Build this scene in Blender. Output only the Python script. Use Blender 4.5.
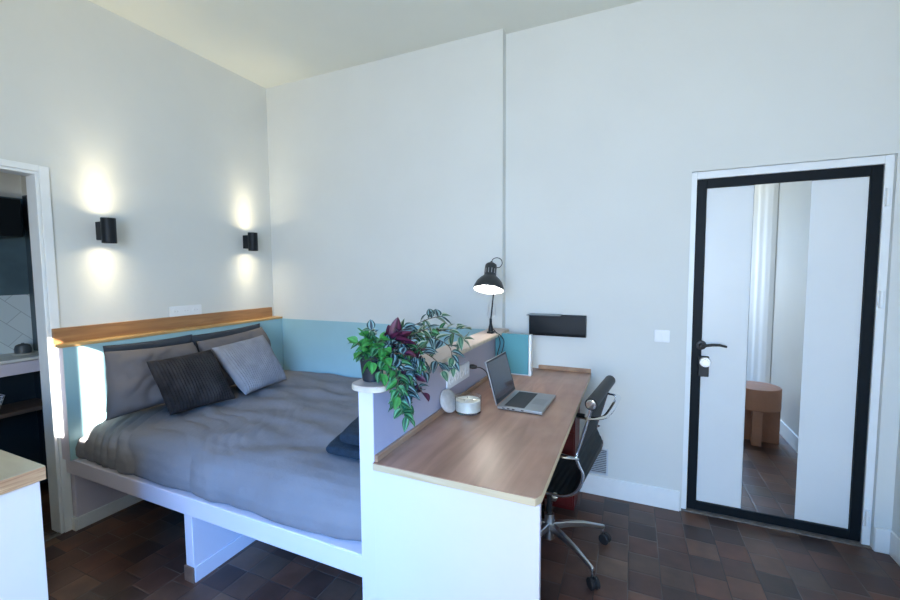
import bpy, bmesh, math, random
from mathutils import Vector, Matrix, noise
random.seed(7)
S = bpy.context.scene
for o in list(bpy.data.objects): bpy.data.objects.remove(o)
R = math.radians
PI = math.pi

# ------------------------------------------------------------------ camera
F = 411.27; yaw, pit, rol = R(23.94), R(3.85), R(-.354)
fw = Vector((-math.sin(yaw)*math.cos(pit), math.cos(yaw)*math.cos(pit), -math.sin(pit)))
rt = Vector((math.cos(yaw), math.sin(yaw), 0)); up = rt.cross(fw)
rt2 = rt*math.cos(rol)+up*math.sin(rol); up2 = -rt*math.sin(rol)+up*math.cos(rol)
cd = bpy.data.cameras.new('camera'); cam = bpy.data.objects.new('camera', cd); S.collection.objects.link(cam)
cd.sensor_width = 36; cd.lens = F*36/900; cd.clip_start = .05
m = Matrix((rt2, up2, -fw)).transposed().to_4x4(); m.translation = Vector((0, 0, 1.5)); cam.matrix_world = m
S.camera = cam
# ------------------------------------------------------------------ world, lights, exposure
S.view_settings.view_transform = 'Standard'; S.view_settings.look = 'None'
S.view_settings.gamma = 1; S.view_settings.use_curve_mapping = False
S.view_settings.exposure = 0.83
w = bpy.data.worlds.new('sky'); S.world = w; w.use_nodes = True
bg = w.node_tree.nodes['Background']; bg.inputs[0].default_value = (.55, .75, 1, 1); bg.inputs[1].default_value = 1.0
def area(name, loc, d, sx, sy, power, col, spread=180):
    l = bpy.data.lights.new(name, 'AREA'); l.shape = 'RECTANGLE'; l.size = sx; l.size_y = sy
    l.energy = power; l.color = col; l.spread = R(spread)
    o = bpy.data.objects.new(name, l); S.collection.objects.link(o); o.location = loc
    o.rotation_euler = Vector(d).to_track_quat('-Z', 'Z').to_euler(); return o
area('assumed_daylight_fill', (.1, -2.08, 1.6), (-.10, 1, -.62), 1.9, 1.6, 62, (.12, .44, 1.0), 125)  # added area light for assumed daylight from the rear, no window is built there
area('assumed_bounce_fill', (.1, -2.02, 1.4), (-.2, 1, .60), 1.9, 1.3, 54, (1.0, .95, .80), 150)  # added warm area light tilted up for an assumed bounce, no garden outside
bl = bpy.data.lights.new('blue_foot_fill', 'SPOT'); bl.energy = 620; bl.color = (.0, .30, 1.0); bl.spot_size = R(25); bl.spot_blend = 1; bl.shadow_soft_size = .25  # added blue spot inside the room, tints the foot of the bed
bo = bpy.data.objects.new('blue_foot_fill', bl); S.collection.objects.link(bo); bo.location = (1.05, -2.0, 2.2)
bo.rotation_euler = (Vector((-1.42, 1.32, .42))-bo.location).to_track_quat('-Z', 'Y').to_euler()
sl = bpy.data.lights.new('sun', 'SUN'); sl.energy = 26; sl.angle = R(.2); sl.color = (1, .93, .82)
so = bpy.data.objects.new('sun', sl); S.collection.objects.link(so)
SUN = Vector((-.6, 1, -.55)); so.rotation_euler = SUN.to_track_quat('-Z', 'Y').to_euler()

# ------------------------------------------------------------------ materials
def mat(name, col, rough=.6, metal=0, noise_amt=0, nscale=8, bump=0, bscale=60, col2=None, emis=None, emis_s=0, trans=0, coat=0, spec=.5, alpha=1):
    m = bpy.data.materials.new(name); m.use_nodes = True; nt = m.node_tree; N = nt.nodes; L = nt.links
    b = N['Principled BSDF']
    b.inputs['Base Color'].default_value = (*col, 1); b.inputs['Roughness'].default_value = rough; b.inputs['Metallic'].default_value = metal
    b.inputs['Specular IOR Level'].default_value = spec; b.inputs['Coat Weight'].default_value = coat
    b.inputs['Transmission Weight'].default_value = trans; b.inputs['Alpha'].default_value = alpha
    tc = N.new('ShaderNodeTexCoord')
    if noise_amt or col2:
        n = N.new('ShaderNodeTexNoise'); n.inputs['Scale'].default_value = nscale; n.inputs['Detail'].default_value = 5
        L.new(tc.outputs['Object'], n.inputs['Vector'])
        r = N.new('ShaderNodeValToRGB'); r.color_ramp.elements[0].position = .35; r.color_ramp.elements[1].position = .65
        c2 = col2 or tuple(max(0, c*(1-noise_amt)) for c in col)
        r.color_ramp.elements[0].color = (*c2, 1); r.color_ramp.elements[1].color = (*col, 1)
        L.new(n.outputs['Fac'], r.inputs[0]); L.new(r.outputs[0], b.inputs['Base Color'])
    if bump:
        n2 = N.new('ShaderNodeTexNoise'); n2.inputs['Scale'].default_value = bscale; n2.inputs['Detail'].default_value = 4
        L.new(tc.outputs['Object'], n2.inputs['Vector'])
        bp = N.new('ShaderNodeBump'); bp.inputs['Strength'].default_value = bump; bp.inputs['Distance'].default_value = .01
        L.new(n2.outputs['Fac'], bp.inputs['Height']); L.new(bp.outputs[0], b.inputs['Normal'])
    if emis:
        b.inputs['Emission Color'].default_value = (*emis, 1); b.inputs['Emission Strength'].default_value = emis_s
    return m
def wood(name, c1, c2, scale=(1, 8, 8), rough=.4, c3=None, coat=0):
    m = mat(name, c1, rough, coat=coat)
    m.node_tree.nodes['Principled BSDF'].inputs['Coat Roughness'].default_value = .3; nt = m.node_tree; N = nt.nodes; L = nt.links; b = N['Principled BSDF']
    tc = N.new('ShaderNodeTexCoord'); mp = N.new('ShaderNodeMapping'); mp.inputs['Scale'].default_value = scale
    L.new(tc.outputs['Object'], mp.inputs[0])
    n = N.new('ShaderNodeTexNoise'); n.inputs['Scale'].default_value = 2.2; n.inputs['Detail'].default_value = 8; n.inputs['Distortion'].default_value = .9
    L.new(mp.outputs[0], n.inputs['Vector'])
    n2 = N.new('ShaderNodeTexNoise'); n2.inputs['Scale'].default_value = 3; n2.inputs['Detail'].default_value = 3
    L.new(tc.outputs['Object'], n2.inputs['Vector'])
    r = N.new('ShaderNodeValToRGB'); E = r.color_ramp.elements
    E[0].position = .32; E[0].color = (*c2, 1); E[1].position = .66; E[1].color = (*c1, 1)
    L.new(n.outputs['Fac'], r.inputs[0])
    mx = N.new('ShaderNodeMix'); mx.data_type = 'RGBA'; mx.inputs['B'].default_value = (*(c3 or c1), 1)
    r2 = N.new('ShaderNodeValToRGB'); r2.color_ramp.elements[0].position = .45; r2.color_ramp.elements[1].position = .7
    r2.color_ramp.elements[1].color = (.6, .6, .6, 1)
    L.new(n2.outputs['Fac'], r2.inputs[0]); L.new(r2.outputs[0], mx.inputs['Factor']); L.new(r.outputs[0], mx.inputs['A'])
    L.new(mx.outputs['Result'], b.inputs['Base Color']); return m

M = {}
M['plaster'] = mat('plaster', (.70, .72, .70), .75, noise_amt=.025, nscale=3, bump=.12, bscale=14)
M['plaster_col'] = mat('plaster_col', (.70, .72, .70), .75, noise_amt=.02, nscale=3)
M['ceil'] = mat('ceiling_paint', (.80, .83, .77), .8, noise_amt=.02, nscale=3)
M['white'] = mat('white_paint', (.67, .62, .70), .5, noise_amt=.02, nscale=6, bump=.05, bscale=20)
M['white_warm'] = mat('warm_white_paint', (.86, .80, .74), .5, noise_amt=.02, nscale=6)
M['white_door'] = mat('white_door', (.74, .77, .78), .35, noise_amt=.02, nscale=5)
M['casing'] = mat('casing_paint', (.84, .87, .88), .4, noise_amt=.04, nscale=10)
M['teal'] = mat('teal_paint', (.35, .56, .61), .55, noise_amt=.04, nscale=5)
M['teal_box'] = mat('teal_box', (.085, .30, .36), .5, noise_amt=.04, nscale=5)
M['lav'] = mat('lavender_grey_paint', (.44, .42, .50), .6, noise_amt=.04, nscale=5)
M['black'] = mat('black_metal', (.008, .012, .017), .45, noise_amt=.2, spec=.25)
M['blackdoor'] = mat('black_door_frame', (.006, .010, .014), .5, noise_amt=.2, spec=.15)
M['blackplastic'] = mat('black_plastic', (.012, .013, .015), .5)
M['rubber'] = mat('rubber', (.01, .01, .012), .6)
M['chrome'] = mat('chrome', (.75, .77, .8), .14, 1)
M['alu'] = mat('aluminium', (.6, .62, .64), .28, 1)
M['steel'] = mat('steel', (.7, .72, .74), .35, 1)
M['plastic'] = mat('white_plastic', (.82, .84, .86), .35)
M['slot'] = mat('socket_hole', (.35, .36, .38), .6)
M['mirror'] = mat('mirror_glass', (.95, .97, .97), .02, 1)
M['duvet'] = mat('grey_cotton', (.21, .20, .215), .85, noise_amt=.08, nscale=5, bump=.55, bscale=16)
M['pillow'] = mat('grey_pillow_cotton', (.15, .133, .137), .85, noise_amt=.06, nscale=8, bump=.2, bscale=18)
M['darkpillow'] = mat('charcoal_cotton', (.035, .045, .062), .85, noise_amt=.1, bump=.2, bscale=20)
M['cord_dark'] = mat('dark_corduroy', (.020, .017, .018), .9, col2=(.048, .042, .043), nscale=9, spec=.2)
M['cord_light'] = mat('pale_corduroy', (.32, .31, .33), .9, noise_amt=.2, nscale=14, spec=.2)
M['sheet'] = mat('white_sheet', (.6, .66, .72), .8, bump=.1, bscale=20)
M['navy'] = mat('navy_terry', (.012, .028, .048), .95, noise_amt=.3, nscale=40, bump=.8, bscale=260)
M['shelfwood'] = wood('shelf_wood', (.42, .22, .09), (.27, .13, .055), (9, 1, 14), .45, (.34, .18, .08))
M['ledge'] = wood('ledge_wood', (.60, .38, .16), (.45, .26, .10), (9, 1, 14), .4)
M['desk'] = wood('desk_wood', (.44, .235, .155), (.28, .140, .088), (7, .8, 7), .36, (.50, .34, .26), coat=.25)
M['deskedge'] = wood('desk_edge_wood', (.62, .50, .33), (.50, .36, .20), (1.2, 8, 20), .5)
M['upstand'] = wood('upstand_wood', (.40, .24, .14), (.28, .15, .09), (9, 1, 10), .4)
M['cap'] = wood('cap_wood', (.50, .40, .35), (.40, .30, .25), (8, 1, 8), .35, (.50, .44, .42))
M['capedge'] = mat('cap_edge_ply', (.62, .54, .42), .5, noise_amt=.2, nscale=30)
M['cabtop'] = wood('cabinet_top_wood', (.58, .50, .34), (.50, .40, .26), (1.5, 6, 6), .35)
M['cabedge'] = wood('cabinet_edge_pine', (.72, .48, .27), (.34, .14, .06), (3, 2.2, 40), .5, (.68, .42, .22))
M['terra'] = mat('terracotta_stool', (.40, .19, .115), .7, noise_amt=.12, nscale=6, bump=.2, bscale=40)
M['red'] = mat('red_lacquer', (.13, .006, .005), .45, noise_amt=.15)
M['screen'] = mat('laptop_screen', (.012, .022, .045), .12, coat=.3)
M['key'] = mat('laptop_keys', (.018, .022, .03), .5)
M['lapalu'] = mat('laptop_aluminium', (.42, .44, .46), .35, .7)
M['lapblack'] = mat('laptop_black', (.015, .016, .02), .5)
M['wax'] = mat('candle_wax', (.86, .85, .76), .5)
M['glass'] = mat('clear_glass', (.95, .98, 1), .03, trans=1)
M['stone'] = mat('stoneware_lid', (.52, .50, .48), .7, noise_amt=.25, nscale=30)
M['potb'] = mat('black_pot', (.010, .014, .020), .45)
M['soil'] = mat('soil', (.03, .02, .015), .95, noise_amt=.5, nscale=60)
M['mesh'] = mat('ribbed_black_mesh', (.008, .012, .014), .6, spec=.25)
M['vinyl'] = mat('black_vinyl_roll', (.009, .011, .014), .45, spec=.3)
M['lampshade'] = mat('lamp_shade_black', (.02, .025, .03), .4)
M['shade_in'] = mat('lamp_shade_inner', (.9, .9, .88), .5)
M['bulb'] = mat('lamp_bulb', (1, 1, 1), .4, emis=(1, .96, .88), emis_s=9)
M['ledglow'] = mat('sconce_led', (1, 1, 1), .4, emis=(1, .88, .62), emis_s=6)
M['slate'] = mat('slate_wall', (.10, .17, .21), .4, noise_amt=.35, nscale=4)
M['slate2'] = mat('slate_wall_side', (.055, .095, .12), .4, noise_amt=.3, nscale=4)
M['cupb'] = mat('black_cupboard', (.006, .009, .012), .35)
M['kdark'] = mat('dark_unit', (.010, .022, .032), .5)
M['kshelf'] = wood('kitchen_shelf_wood', (.13, .09, .07), (.08, .05, .04), (9, 1, 9), .5)
M['counter'] = mat('pale_counter', (.72, .72, .68), .4)
M['bowl'] = mat('grey_bowl', (.06, .075, .085), .45)
M['green'] = mat('leaf_green', (.055, .26, .055), .5, col2=(.02, .13, .03), nscale=25)
M['dgreen'] = mat('leaf_dark_green', (.02, .10, .035), .5, col2=(.09, .22, .10), nscale=60)
M['vari'] = mat('leaf_variegated', (.30, .40, .36), .5, col2=(.015, .06, .05), nscale=55)
M['vblue'] = mat('leaf_silver_stripe', (.16, .27, .30), .45, col2=(.012, .025, .035), nscale=60)
M['purple'] = mat('leaf_purple', (.10, .018, .055), .5, col2=(.045, .010, .03), nscale=20)
M['stem'] = mat('stem', (.10, .07, .045), .7)
M['curtain'] = mat('sheer_curtain', (.78, .80, .80), .8, bump=.1)
M['grille'] = mat('vent_grille', (.55, .60, .66), .5)
M['concrete'] = mat('threshold_cement', (.20, .18, .165), .8, noise_amt=.4, nscale=30)
M['skirttile'] = mat('brown_skirting_tile', (.20, .11, .075), .5, noise_amt=.3, nscale=14)

def floor_mat():
    m = mat('terracotta_tiles', (.05, .03, .02), .42); nt = m.node_tree; N = nt.nodes; L = nt.links; b = N['Principled BSDF']
    tc = N.new('ShaderNodeTexCoord'); sp = N.new('ShaderNodeSeparateXYZ'); L.new(tc.outputs['Object'], sp.inputs[0])
    def mth(op, a, bb=None, c=None):
        n = N.new('ShaderNodeMath'); n.operation = op
        for i, v in enumerate((a, bb, c)):
            if v is None: continue
            if isinstance(v, (int, float)): n.inputs[i].default_value = v
            else: L.new(v, n.inputs[i])
        return n.outputs[0]
    T = .1462
    gx = mth('DIVIDE', mth('SUBTRACT', sp.outputs[0], .01-20*T), T)
    col = mth('FLOOR', gx); fx = mth('SUBTRACT', gx, col)
    wn0 = N.new('ShaderNodeTexWhiteNoise'); wn0.noise_dimensions = '1D'; L.new(col, wn0.inputs['W'])
    off = mth('MULTIPLY', mth('ROUND', mth('MULTIPLY', wn0.outputs['Value'], 2)), .31)
    gy = mth('ADD', mth('DIVIDE', mth('SUBTRACT', sp.outputs[1], 1.437-20*T), T), off)
    row = mth('FLOOR', gy); fy = mth('SUBTRACT', gy, row)
    cb = N.new('ShaderNodeCombineXYZ'); L.new(col, cb.inputs[0]); L.new(row, cb.inputs[1])
    wn = N.new('ShaderNodeTexWhiteNoise'); wn.noise_dimensions = '2D'; L.new(cb.outputs[0], wn.inputs['Vector'])
    r = N.new('ShaderNodeValToRGB'); E = r.color_ramp.elements
    E[0].position = 0; E[0].color = (.040, .024, .022, 1); E[1].position = 1; E[1].color = (.150, .090, .062, 1)
    for p, c in ((.25, (.085, .042, .032)), (.5, (.115, .050, .034)), (.7, (.090, .056, .042)), (.88, (.135, .058, .038))):
        e = E.new(p); e.color = (*c, 1)
    L.new(wn.outputs['Value'], r.inputs[0])
    nz = N.new('ShaderNodeTexNoise'); nz.inputs['Scale'].default_value = 7; nz.inputs['Detail'].default_value = 6; L.new(tc.outputs['Object'], nz.inputs['Vector'])
    mr = N.new('ShaderNodeMapRange'); mr.inputs[1].default_value = .3; mr.inputs[2].default_value = .7; mr.inputs[3].default_value = .65; mr.inputs[4].default_value = 1.3
    L.new(nz.outputs['Fac'], mr.inputs[0])
    mx = N.new('ShaderNodeMix'); mx.data_type = 'RGBA'; mx.blend_type = 'MULTIPLY'; mx.inputs['Factor'].default_value = 1
    L.new(r.outputs[0], mx.inputs['A']); L.new(mr.outputs[0], mx.inputs['B'])
    d = mth('MINIMUM', mth('MINIMUM', fx, mth('SUBTRACT', 1, fx)), mth('MINIMUM', fy, mth('SUBTRACT', 1, fy)))
    g = mth('LESS_THAN', d, .013)
    nz2 = N.new('ShaderNodeTexNoise'); nz2.inputs['Scale'].default_value = 3.2; L.new(tc.outputs['Object'], nz2.inputs['Vector'])
    gr = N.new('ShaderNodeValToRGB'); gr.color_ramp.elements[0].position = .47; gr.color_ramp.elements[0].color = (.030, .022, .020, 1)
    gr.color_ramp.elements[1].position = .62; gr.color_ramp.elements[1].color = (.15, .12, .105, 1); L.new(nz2.outputs['Fac'], gr.inputs[0])
    mx2 = N.new('ShaderNodeMix'); mx2.data_type = 'RGBA'; L.new(g, mx2.inputs['Factor']); L.new(mx.outputs['Result'], mx2.inputs['A']); L.new(gr.outputs[0], mx2.inputs['B'])
    L.new(mx2.outputs['Result'], b.inputs['Base Color'])
    rr = N.new('ShaderNodeMapRange'); rr.inputs[3].default_value = .30; rr.inputs[4].default_value = .58; L.new(nz.outputs['Fac'], rr.inputs[0]); L.new(rr.outputs[0], b.inputs['Roughness'])
    h = mth('ADD', mth('MULTIPLY', mth('MINIMUM', d, .06), 8), mth('MULTIPLY', wn.outputs['Value'], .5))
    bp = N.new('ShaderNodeBump'); bp.inputs['Strength'].default_value = .5; bp.inputs['Distance'].default_value = .004
    L.new(mth('ADD', h, mth('MULTIPLY', nz.outputs['Fac'], .8)), bp.inputs['Height']); L.new(bp.outputs[0], b.inputs['Normal'])
    return m
M['floor'] = floor_mat()
def tile_mat():   # white kitchen tiles with a diagonal joint pattern
    m = mat('white_diagonal_tiles', (.62, .72, .76), .25); nt = m.node_tree; N = nt.nodes; L = nt.links; b = N['Principled BSDF']
    tc = N.new('ShaderNodeTexCoord'); mp = N.new('ShaderNodeMapping'); mp.inputs['Rotation'].default_value = (R(45), 0, 0)
    L.new(tc.outputs['Object'], mp.inputs[0]); sp = N.new('ShaderNodeSeparateXYZ'); L.new(mp.outputs[0], sp.inputs[0])
    cb = N.new('ShaderNodeCombineXYZ'); L.new(sp.outputs[1], cb.inputs[0]); L.new(sp.outputs[2], cb.inputs[1])
    br = N.new('ShaderNodeTexBrick'); br.inputs['Scale'].default_value = 1; br.inputs['Brick Width'].default_value = .22; br.inputs['Row Height'].default_value = .11
    br.inputs['Mortar Size'].default_value = .002; br.inputs['Color1'].default_value = (.60, .70, .74, 1); br.inputs['Color2'].default_value = (.66, .75, .78, 1)
    br.inputs['Mortar'].default_value = (.38, .46, .50, 1); L.new(cb.outputs[0], br.inputs['Vector']); L.new(br.outputs['Color'], b.inputs['Base Color'])
    return m
M['tile'] = tile_mat()

# ------------------------------------------------------------------ mesh helpers
class MB:
    def __init__(s): s.v = []; s.f = []; s.m = None
    def add(s, vs, fs):
        k = len(s.v)
        for p in vs:
            p = Vector(p); s.v.append(s.m @ p if s.m else p)
        s.f += [tuple(i+k for i in f) for f in fs]; return s
    def box(s, x0, x1, y0, y1, z0, z1):
        x0, x1 = sorted((x0, x1)); y0, y1 = sorted((y0, y1)); z0, z1 = sorted((z0, z1))
        return s.add([(x, y, z) for z in (z0, z1) for y in (y0, y1) for x in (x0, x1)],
                     [(0, 2, 3, 1), (4, 5, 7, 6), (0, 1, 5, 4), (2, 6, 7, 3), (0, 4, 6, 2), (1, 3, 7, 5)])
    def tube(s, pts, r, n=8, closed=False, flat=None):
        pts = [Vector(p) for p in pts]; N = len(pts); rs = r if isinstance(r, (list, tuple)) else [r]*N
        vs = []; fs = []; u = None
        for i, p in enumerate(pts):
            a = pts[(i-1) % N] if (closed or i > 0) else p; b = pts[(i+1) % N] if (closed or i < N-1) else p
            t = (b-a).normalized()
            if u is None:
                u = t.cross(Vector((0, 0, 1)));
                if u.length < .05: u = t.cross(Vector((0, 1, 0)))
            else: u = u-t*u.dot(t)
            u.normalize(); w_ = t.cross(u)
            for k in range(n):
                a_ = 2*PI*k/n; fu, fw_ = (flat if flat else (1, 1))
                vs.append(p+(u*math.cos(a_)*fu+w_*math.sin(a_)*fw_)*rs[i])
        for i in range(N if closed else N-1):
            j = (i+1) % N
            for k in range(n):
                l = (k+1) % n; fs.append((i*n+k, i*n+l, j*n+l, j*n+k))
        if not closed: fs += [tuple(reversed(range(n))), tuple((N-1)*n+k for k in range(n))]
        return s.add(vs, fs)
    def lathe(s, prof, loc=(0, 0, 0), axis=(0, 0, 1), n=32, caps=True):
        q = Vector((0, 0, 1)).rotation_difference(Vector(axis).normalized()); loc = Vector(loc)
        vs = []; fs = []
        for r, z in prof:
            for k in range(n):
                a = 2*PI*k/n; vs.append(loc+q @ Vector((r*math.cos(a), r*math.sin(a), z)))
        for i in range(len(prof)-1):
            for k in range(n):
                l = (k+1) % n; fs.append((i*n+k, i*n+l, (i+1)*n+l, (i+1)*n+k))
        if caps: fs += [tuple(reversed(range(n))), tuple((len(prof)-1)*n+k for k in range(n))]
        return s.add(vs, fs)
    def cyl(s, a, b, r, n=24):
        a = Vector(a); b = Vector(b); return s.lathe([(r, 0), (r, (b-a).length)], a, b-a, n)
    def prism(s, pts, d):      # planar polygon pushed along vector d
        pts = [Vector(p) for p in pts]; d = Vector(d); n = len(pts)
        return s.add(pts+[p+d for p in pts], [tuple(reversed(range(n))), tuple(range(n, 2*n))]+[(i, (i+1) % n, n+(i+1) % n, n+i) for i in range(n)])
    def grid(s, fn, nu, nv, wrap=False):
        vs = [fn(i/nu, j/nv) for i in range(nu+1) for j in range(nv+1)]
        return s.add(vs, [(i*(nv+1)+j, (i+1)*(nv+1)+j, (i+1)*(nv+1)+j+1, i*(nv+1)+j+1) for i in range(nu) for j in range(nv)])
    def build(s, name, material, parent=None, base=None, bev=0, smooth=True, angle=38, seg=2, sub=0, solid=0, weld=False):
        me = bpy.data.meshes.new(name)
        o = bpy.data.objects.new(name, me); S.collection.objects.link(o)
        if parent: org = parent['_o'].to_list() if hasattr(parent['_o'], 'to_list') else list(parent['_o'])
        elif base is not None: org = list(base)
        else:
            xs = [v.x for v in s.v]; ys = [v.y for v in s.v]; zs = [v.z for v in s.v]
            org = [(min(xs)+max(xs))/2, (min(ys)+max(ys))/2, min(zs)]
        org = Vector(org)
        me.from_pydata([tuple(v-org) for v in s.v], [], s.f); me.materials.append(material)
        bm = bmesh.new(); bm.from_mesh(me)
        if weld: bmesh.ops.remove_doubles(bm, verts=bm.verts, dist=1e-5)
        bmesh.ops.recalc_face_normals(bm, faces=bm.faces)
        if smooth:
            for f in bm.faces: f.smooth = True
            for e in bm.edges:
                if len(e.link_faces) != 2 or e.calc_face_angle(0) > R(angle): e.smooth = False
        bm.to_mesh(me); bm.free()
        if parent: o.parent = parent
        else: o.location = org
        o['_o'] = org
        if solid:
            md = o.modifiers.new('s', 'SOLIDIFY'); md.thickness = solid; md.offset = 0
        if bev:
            md = o.modifiers.new('b', 'BEVEL'); md.width = bev; md.segments = seg; md.limit_method = 'ANGLE'; md.harden_normals = False
        if sub:
            md = o.modifiers.new('u', 'SUBSURF'); md.levels = sub; md.render_levels = sub
        return o
def tag(o, label, cat, group=None, kind=None):
    if label: o['label'] = label
    if cat: o['category'] = cat
    if group: o['group'] = group
    if kind: o['kind'] = kind
    return o
def thing(name, loc, label, cat, group=None):
    o = bpy.data.objects.new(name, None); S.collection.objects.link(o); o.location = loc; o['_o'] = Vector(loc)
    o.empty_display_size = .1
    return tag(o, label, cat, group)
def struct(name, mb, material, label=None, **k):
    o = mb.build(name, material, **k); o['kind'] = 'structure'
    if label: o['label'] = label
    return o
def B(*a): return MB().box(*a)
def V(*a): return Vector(a)
def rrect(cx, cy, w_, h, r, n=5):
    out = []
    for (sx, sy, a0) in ((1, 1, 0), (-1, 1, 90), (-1, -1, 180), (1, -1, 270)):
        for k in range(n+1):
            a = R(a0+90*k/n); out.append((cx+sx*(w_/2-r)+r*math.cos(a), cy+sy*(h/2-r)+r*math.sin(a)))
    return out

# ------------------------------------------------------------------ room shell
H = 3.13; RY = -2.2; XR = 1.28; YB = 2.85; YP = 2.775
struct('floor', B(-4.1, 1.5, -2.4, 3.1, -.1, 0), M['floor'], 'dark brown square terracotta floor tiles', base=(0, 0, 0), smooth=False)
struct('ceiling', B(-4.1, 1.5, -2.4, 3.1, H, H+.1), M['ceil'], 'off white ceiling', smooth=False)
wl = B(-3.1, -3.0, RY-.1, .30, 0, H).box(-3.1, -3.0, .30, 1.188, 2.064, H).box(-3.1, -3.0, 1.188, YB+.1, 0, H)
struct('wall_left', wl, M['plaster'], 'white wall with the two sconces', base=(0, 0, 0), smooth=False)
wb = B(-3.1, .308, YB, YB+.2, 0, H).box(.308, 1.208, YB, YB+.2, 2.085, H).box(1.208, XR+.1, YB, YB+.2, 0, H)
wb.box(-3.0, -.831, YP, YB, 0, H)
struct('wall_back', wb, M['plaster'], 'white wall with the security door', base=(0, 0, 0), smooth=False)
struct('wall_right', B(XR, XR+.1, RY-.1, YB, 0, H), M['plaster'], 'white side wall beside the door', base=(0, 0, 0), smooth=False)
# rear wall with an unseen narrow slot, added to shape the sun stripe
GX0, GX1 = -.965, -.688
wr = B(-3.1, GX0, RY-.1, RY, 0, H).box(GX0, GX1, RY-.1, RY, 0, 2.44).box(GX0, GX1, RY-.1, RY, 3.06, H).box(GX1, XR+.1, RY-.1, RY, 0, H)
struct('wall_rear', wr, M['plaster_col'], 'white wall opposite the bed', base=(0, 0, 0), smooth=False)
struct('sun_slot_bar', B(-.868, -.802, RY-.08, RY-.02, 2.44, 3.06), M['white'], 'unseen bar added in the rear wall slot to split the sun stripe')  # bar added out of view, its shadow splits the sun stripe
# baseboards
struct('baseboard_back', B(-.815, .298, YB-.014, YB, 0, .13).box(1.208, XR, YB-.02, YB, 0, .13), M['casing'], 'white painted skirting beside the door', bev=.004)
struct('baseboard_right', B(XR-.014, XR, RY, YB-.02, 0, .13), M['casing'], bev=.004)
struct('baseboard_rear', B(-3, XR-.014, RY, RY+.014, 0, .13), M['casing'], bev=.004)
struct('baseboard_left', B(-3.0, -2.986, RY+.014, .25, 0, .13), M['casing'], bev=.004)
# doorway on the left: casing and jamb lining
dc = B(-3.0, -2.988, 1.188, 1.232, 0, 2.064+.035).box(-3.0, -2.988, .24, 1.188, 2.064, 2.064+.035).box(-3.0, -2.988, .24, .30, 0, 2.064)
dc.box(-3.1, -2.994, 1.172, 1.188, 0, 2.05).box(-3.1, -2.994, .30, .316, 0, 2.05).box(-3.1, -2.994, .30, 1.188, 2.048, 2.064)
struct('door_1', dc, M['casing'], 'white casing of the open doorway to the kitchenette', bev=.003)
struct('trim_2', B(-3.02, -2.985, .316, 1.172, .001, .006), M['concrete'], 'cement threshold of the kitchenette doorway')

# ---- kitchenette seen through the doorway
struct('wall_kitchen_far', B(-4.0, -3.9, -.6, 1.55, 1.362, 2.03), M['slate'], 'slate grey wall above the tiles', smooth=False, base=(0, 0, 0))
struct('wall_kitchen_tiles', B(-4.0, -3.9, -.6, 1.55, 0, 1.362), M['tile'], 'white diagonal tiles above the counter', smooth=False, base=(0, 0, 0))
struct('wall_kitchen_top', B(-4.0, -3.9, -.6, 1.55, 2.03, H), M['plaster'], smooth=False, base=(0, 0, 0))
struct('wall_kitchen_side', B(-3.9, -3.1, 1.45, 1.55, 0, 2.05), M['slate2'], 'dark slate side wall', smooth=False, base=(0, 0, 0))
struct('wall_kitchen_side_top', B(-3.9, -3.1, 1.45, 1.55, 2.05, H), M['plaster'], smooth=False, base=(0, 0, 0))
struct('wall_kitchen_near', B(-3.9, -3.1, -.7, -.6, 0, H), M['plaster'], smooth=False, base=(0, 0, 0))
kb = thing('wall_cupboard', (-3.75, .5, 1.76), 'black wall cupboard hung high in the kitchenette', 'cupboard')
B(-3.9, -3.62, -.6, 1.335, 1.745, 1.985).build('body', M['cupb'], kb, bev=.002)
for y in (-.18, .325, .828): B(-3.62, -3.605, y+.004, y+.503, 1.75, 1.98).build('door', M['cupb'], kb, bev=.002)
kc = thing('kitchen_counter', (-3.7, .5, 0), 'pale kitchenette counter on a dark open unit', 'counter')
B(-3.9, -3.575, -.6, 1.448, .945, .965).build('countertop', M['counter'], kc, bev=.003)
B(-3.9, -3.60, -.6, 1.448, .1, .12).box(-3.9, -3.88, -.6, 1.448, .12, .84).build('cabinet_body', M['kdark'], kc)
B(-3.9, -3.62, 1.436, 1.448, .12, .84).build('side_panel', M['kdark'], kc)
B(-3.87, -3.60, -.6, 1.436, .60, .625).build('shelf', M['kshelf'], kc, bev=.002)
for y0, y1 in ((-.1, .43), (.436, .96), (.966, 1.446)):
    d = B(-3.86, -3.578, y0, y1, .865, .942).build('drawer', M['white'], kc, bev=.002)
bt = thing('bowl', (-3.76, 1.345, .965), 'small dark grey bowl upturned on a saucer on the kitchenette counter', 'bowl')
MB().lathe([(.050, 0), (.058, .007), (.0, .008)], (-3.76, 1.345, .966), n=28).build('saucer', M['counter'], bt)
MB().lathe([(.042, 0), (.043, .03), (.036, .052), (.022, .060), (.009, .062), (.008, .067), (0, .068)], (-3.76, 1.345, .975), n=28).build('dome', M['bowl'], bt)
bk = thing('wire_basket', (-3.69, 1.08, .625), 'white wire basket on the shelf under the kitchenette counter', 'basket')
w1 = MB()
bx, by, bz = -3.72, 1.07, .628
def ring(k, hx, hy, z): return [(bx+p[0], by+p[1], z) for p in rrect(0, 0, hx*2, hy*2, .02)]
for k in range(5):
    t = k/4; w1.tube(ring(k, .075+.02*t, .10+.03*t, bz+.003+.105*t), .0016 if k < 4 else .003, 5, closed=True)
for k in range(9):
    y = -.09+.18*k/8; w1.tube([(bx-.095, by+y*1.3, bz+.108), (bx-.075, by+y, bz+.003), (bx+.075, by+y, bz+.003), (bx+.095, by+y*1.3, bz+.108)], .0014, 5)
for k in range(6):
    x = -.065+.13*k/5; w1.tube([(bx+x*1.25, by-.13, bz+.108), (bx+x, by-.10, bz+.003), (bx+x, by+.10, bz+.003), (bx+x*1.25, by+.13, bz+.108)], .0014, 5)
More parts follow.
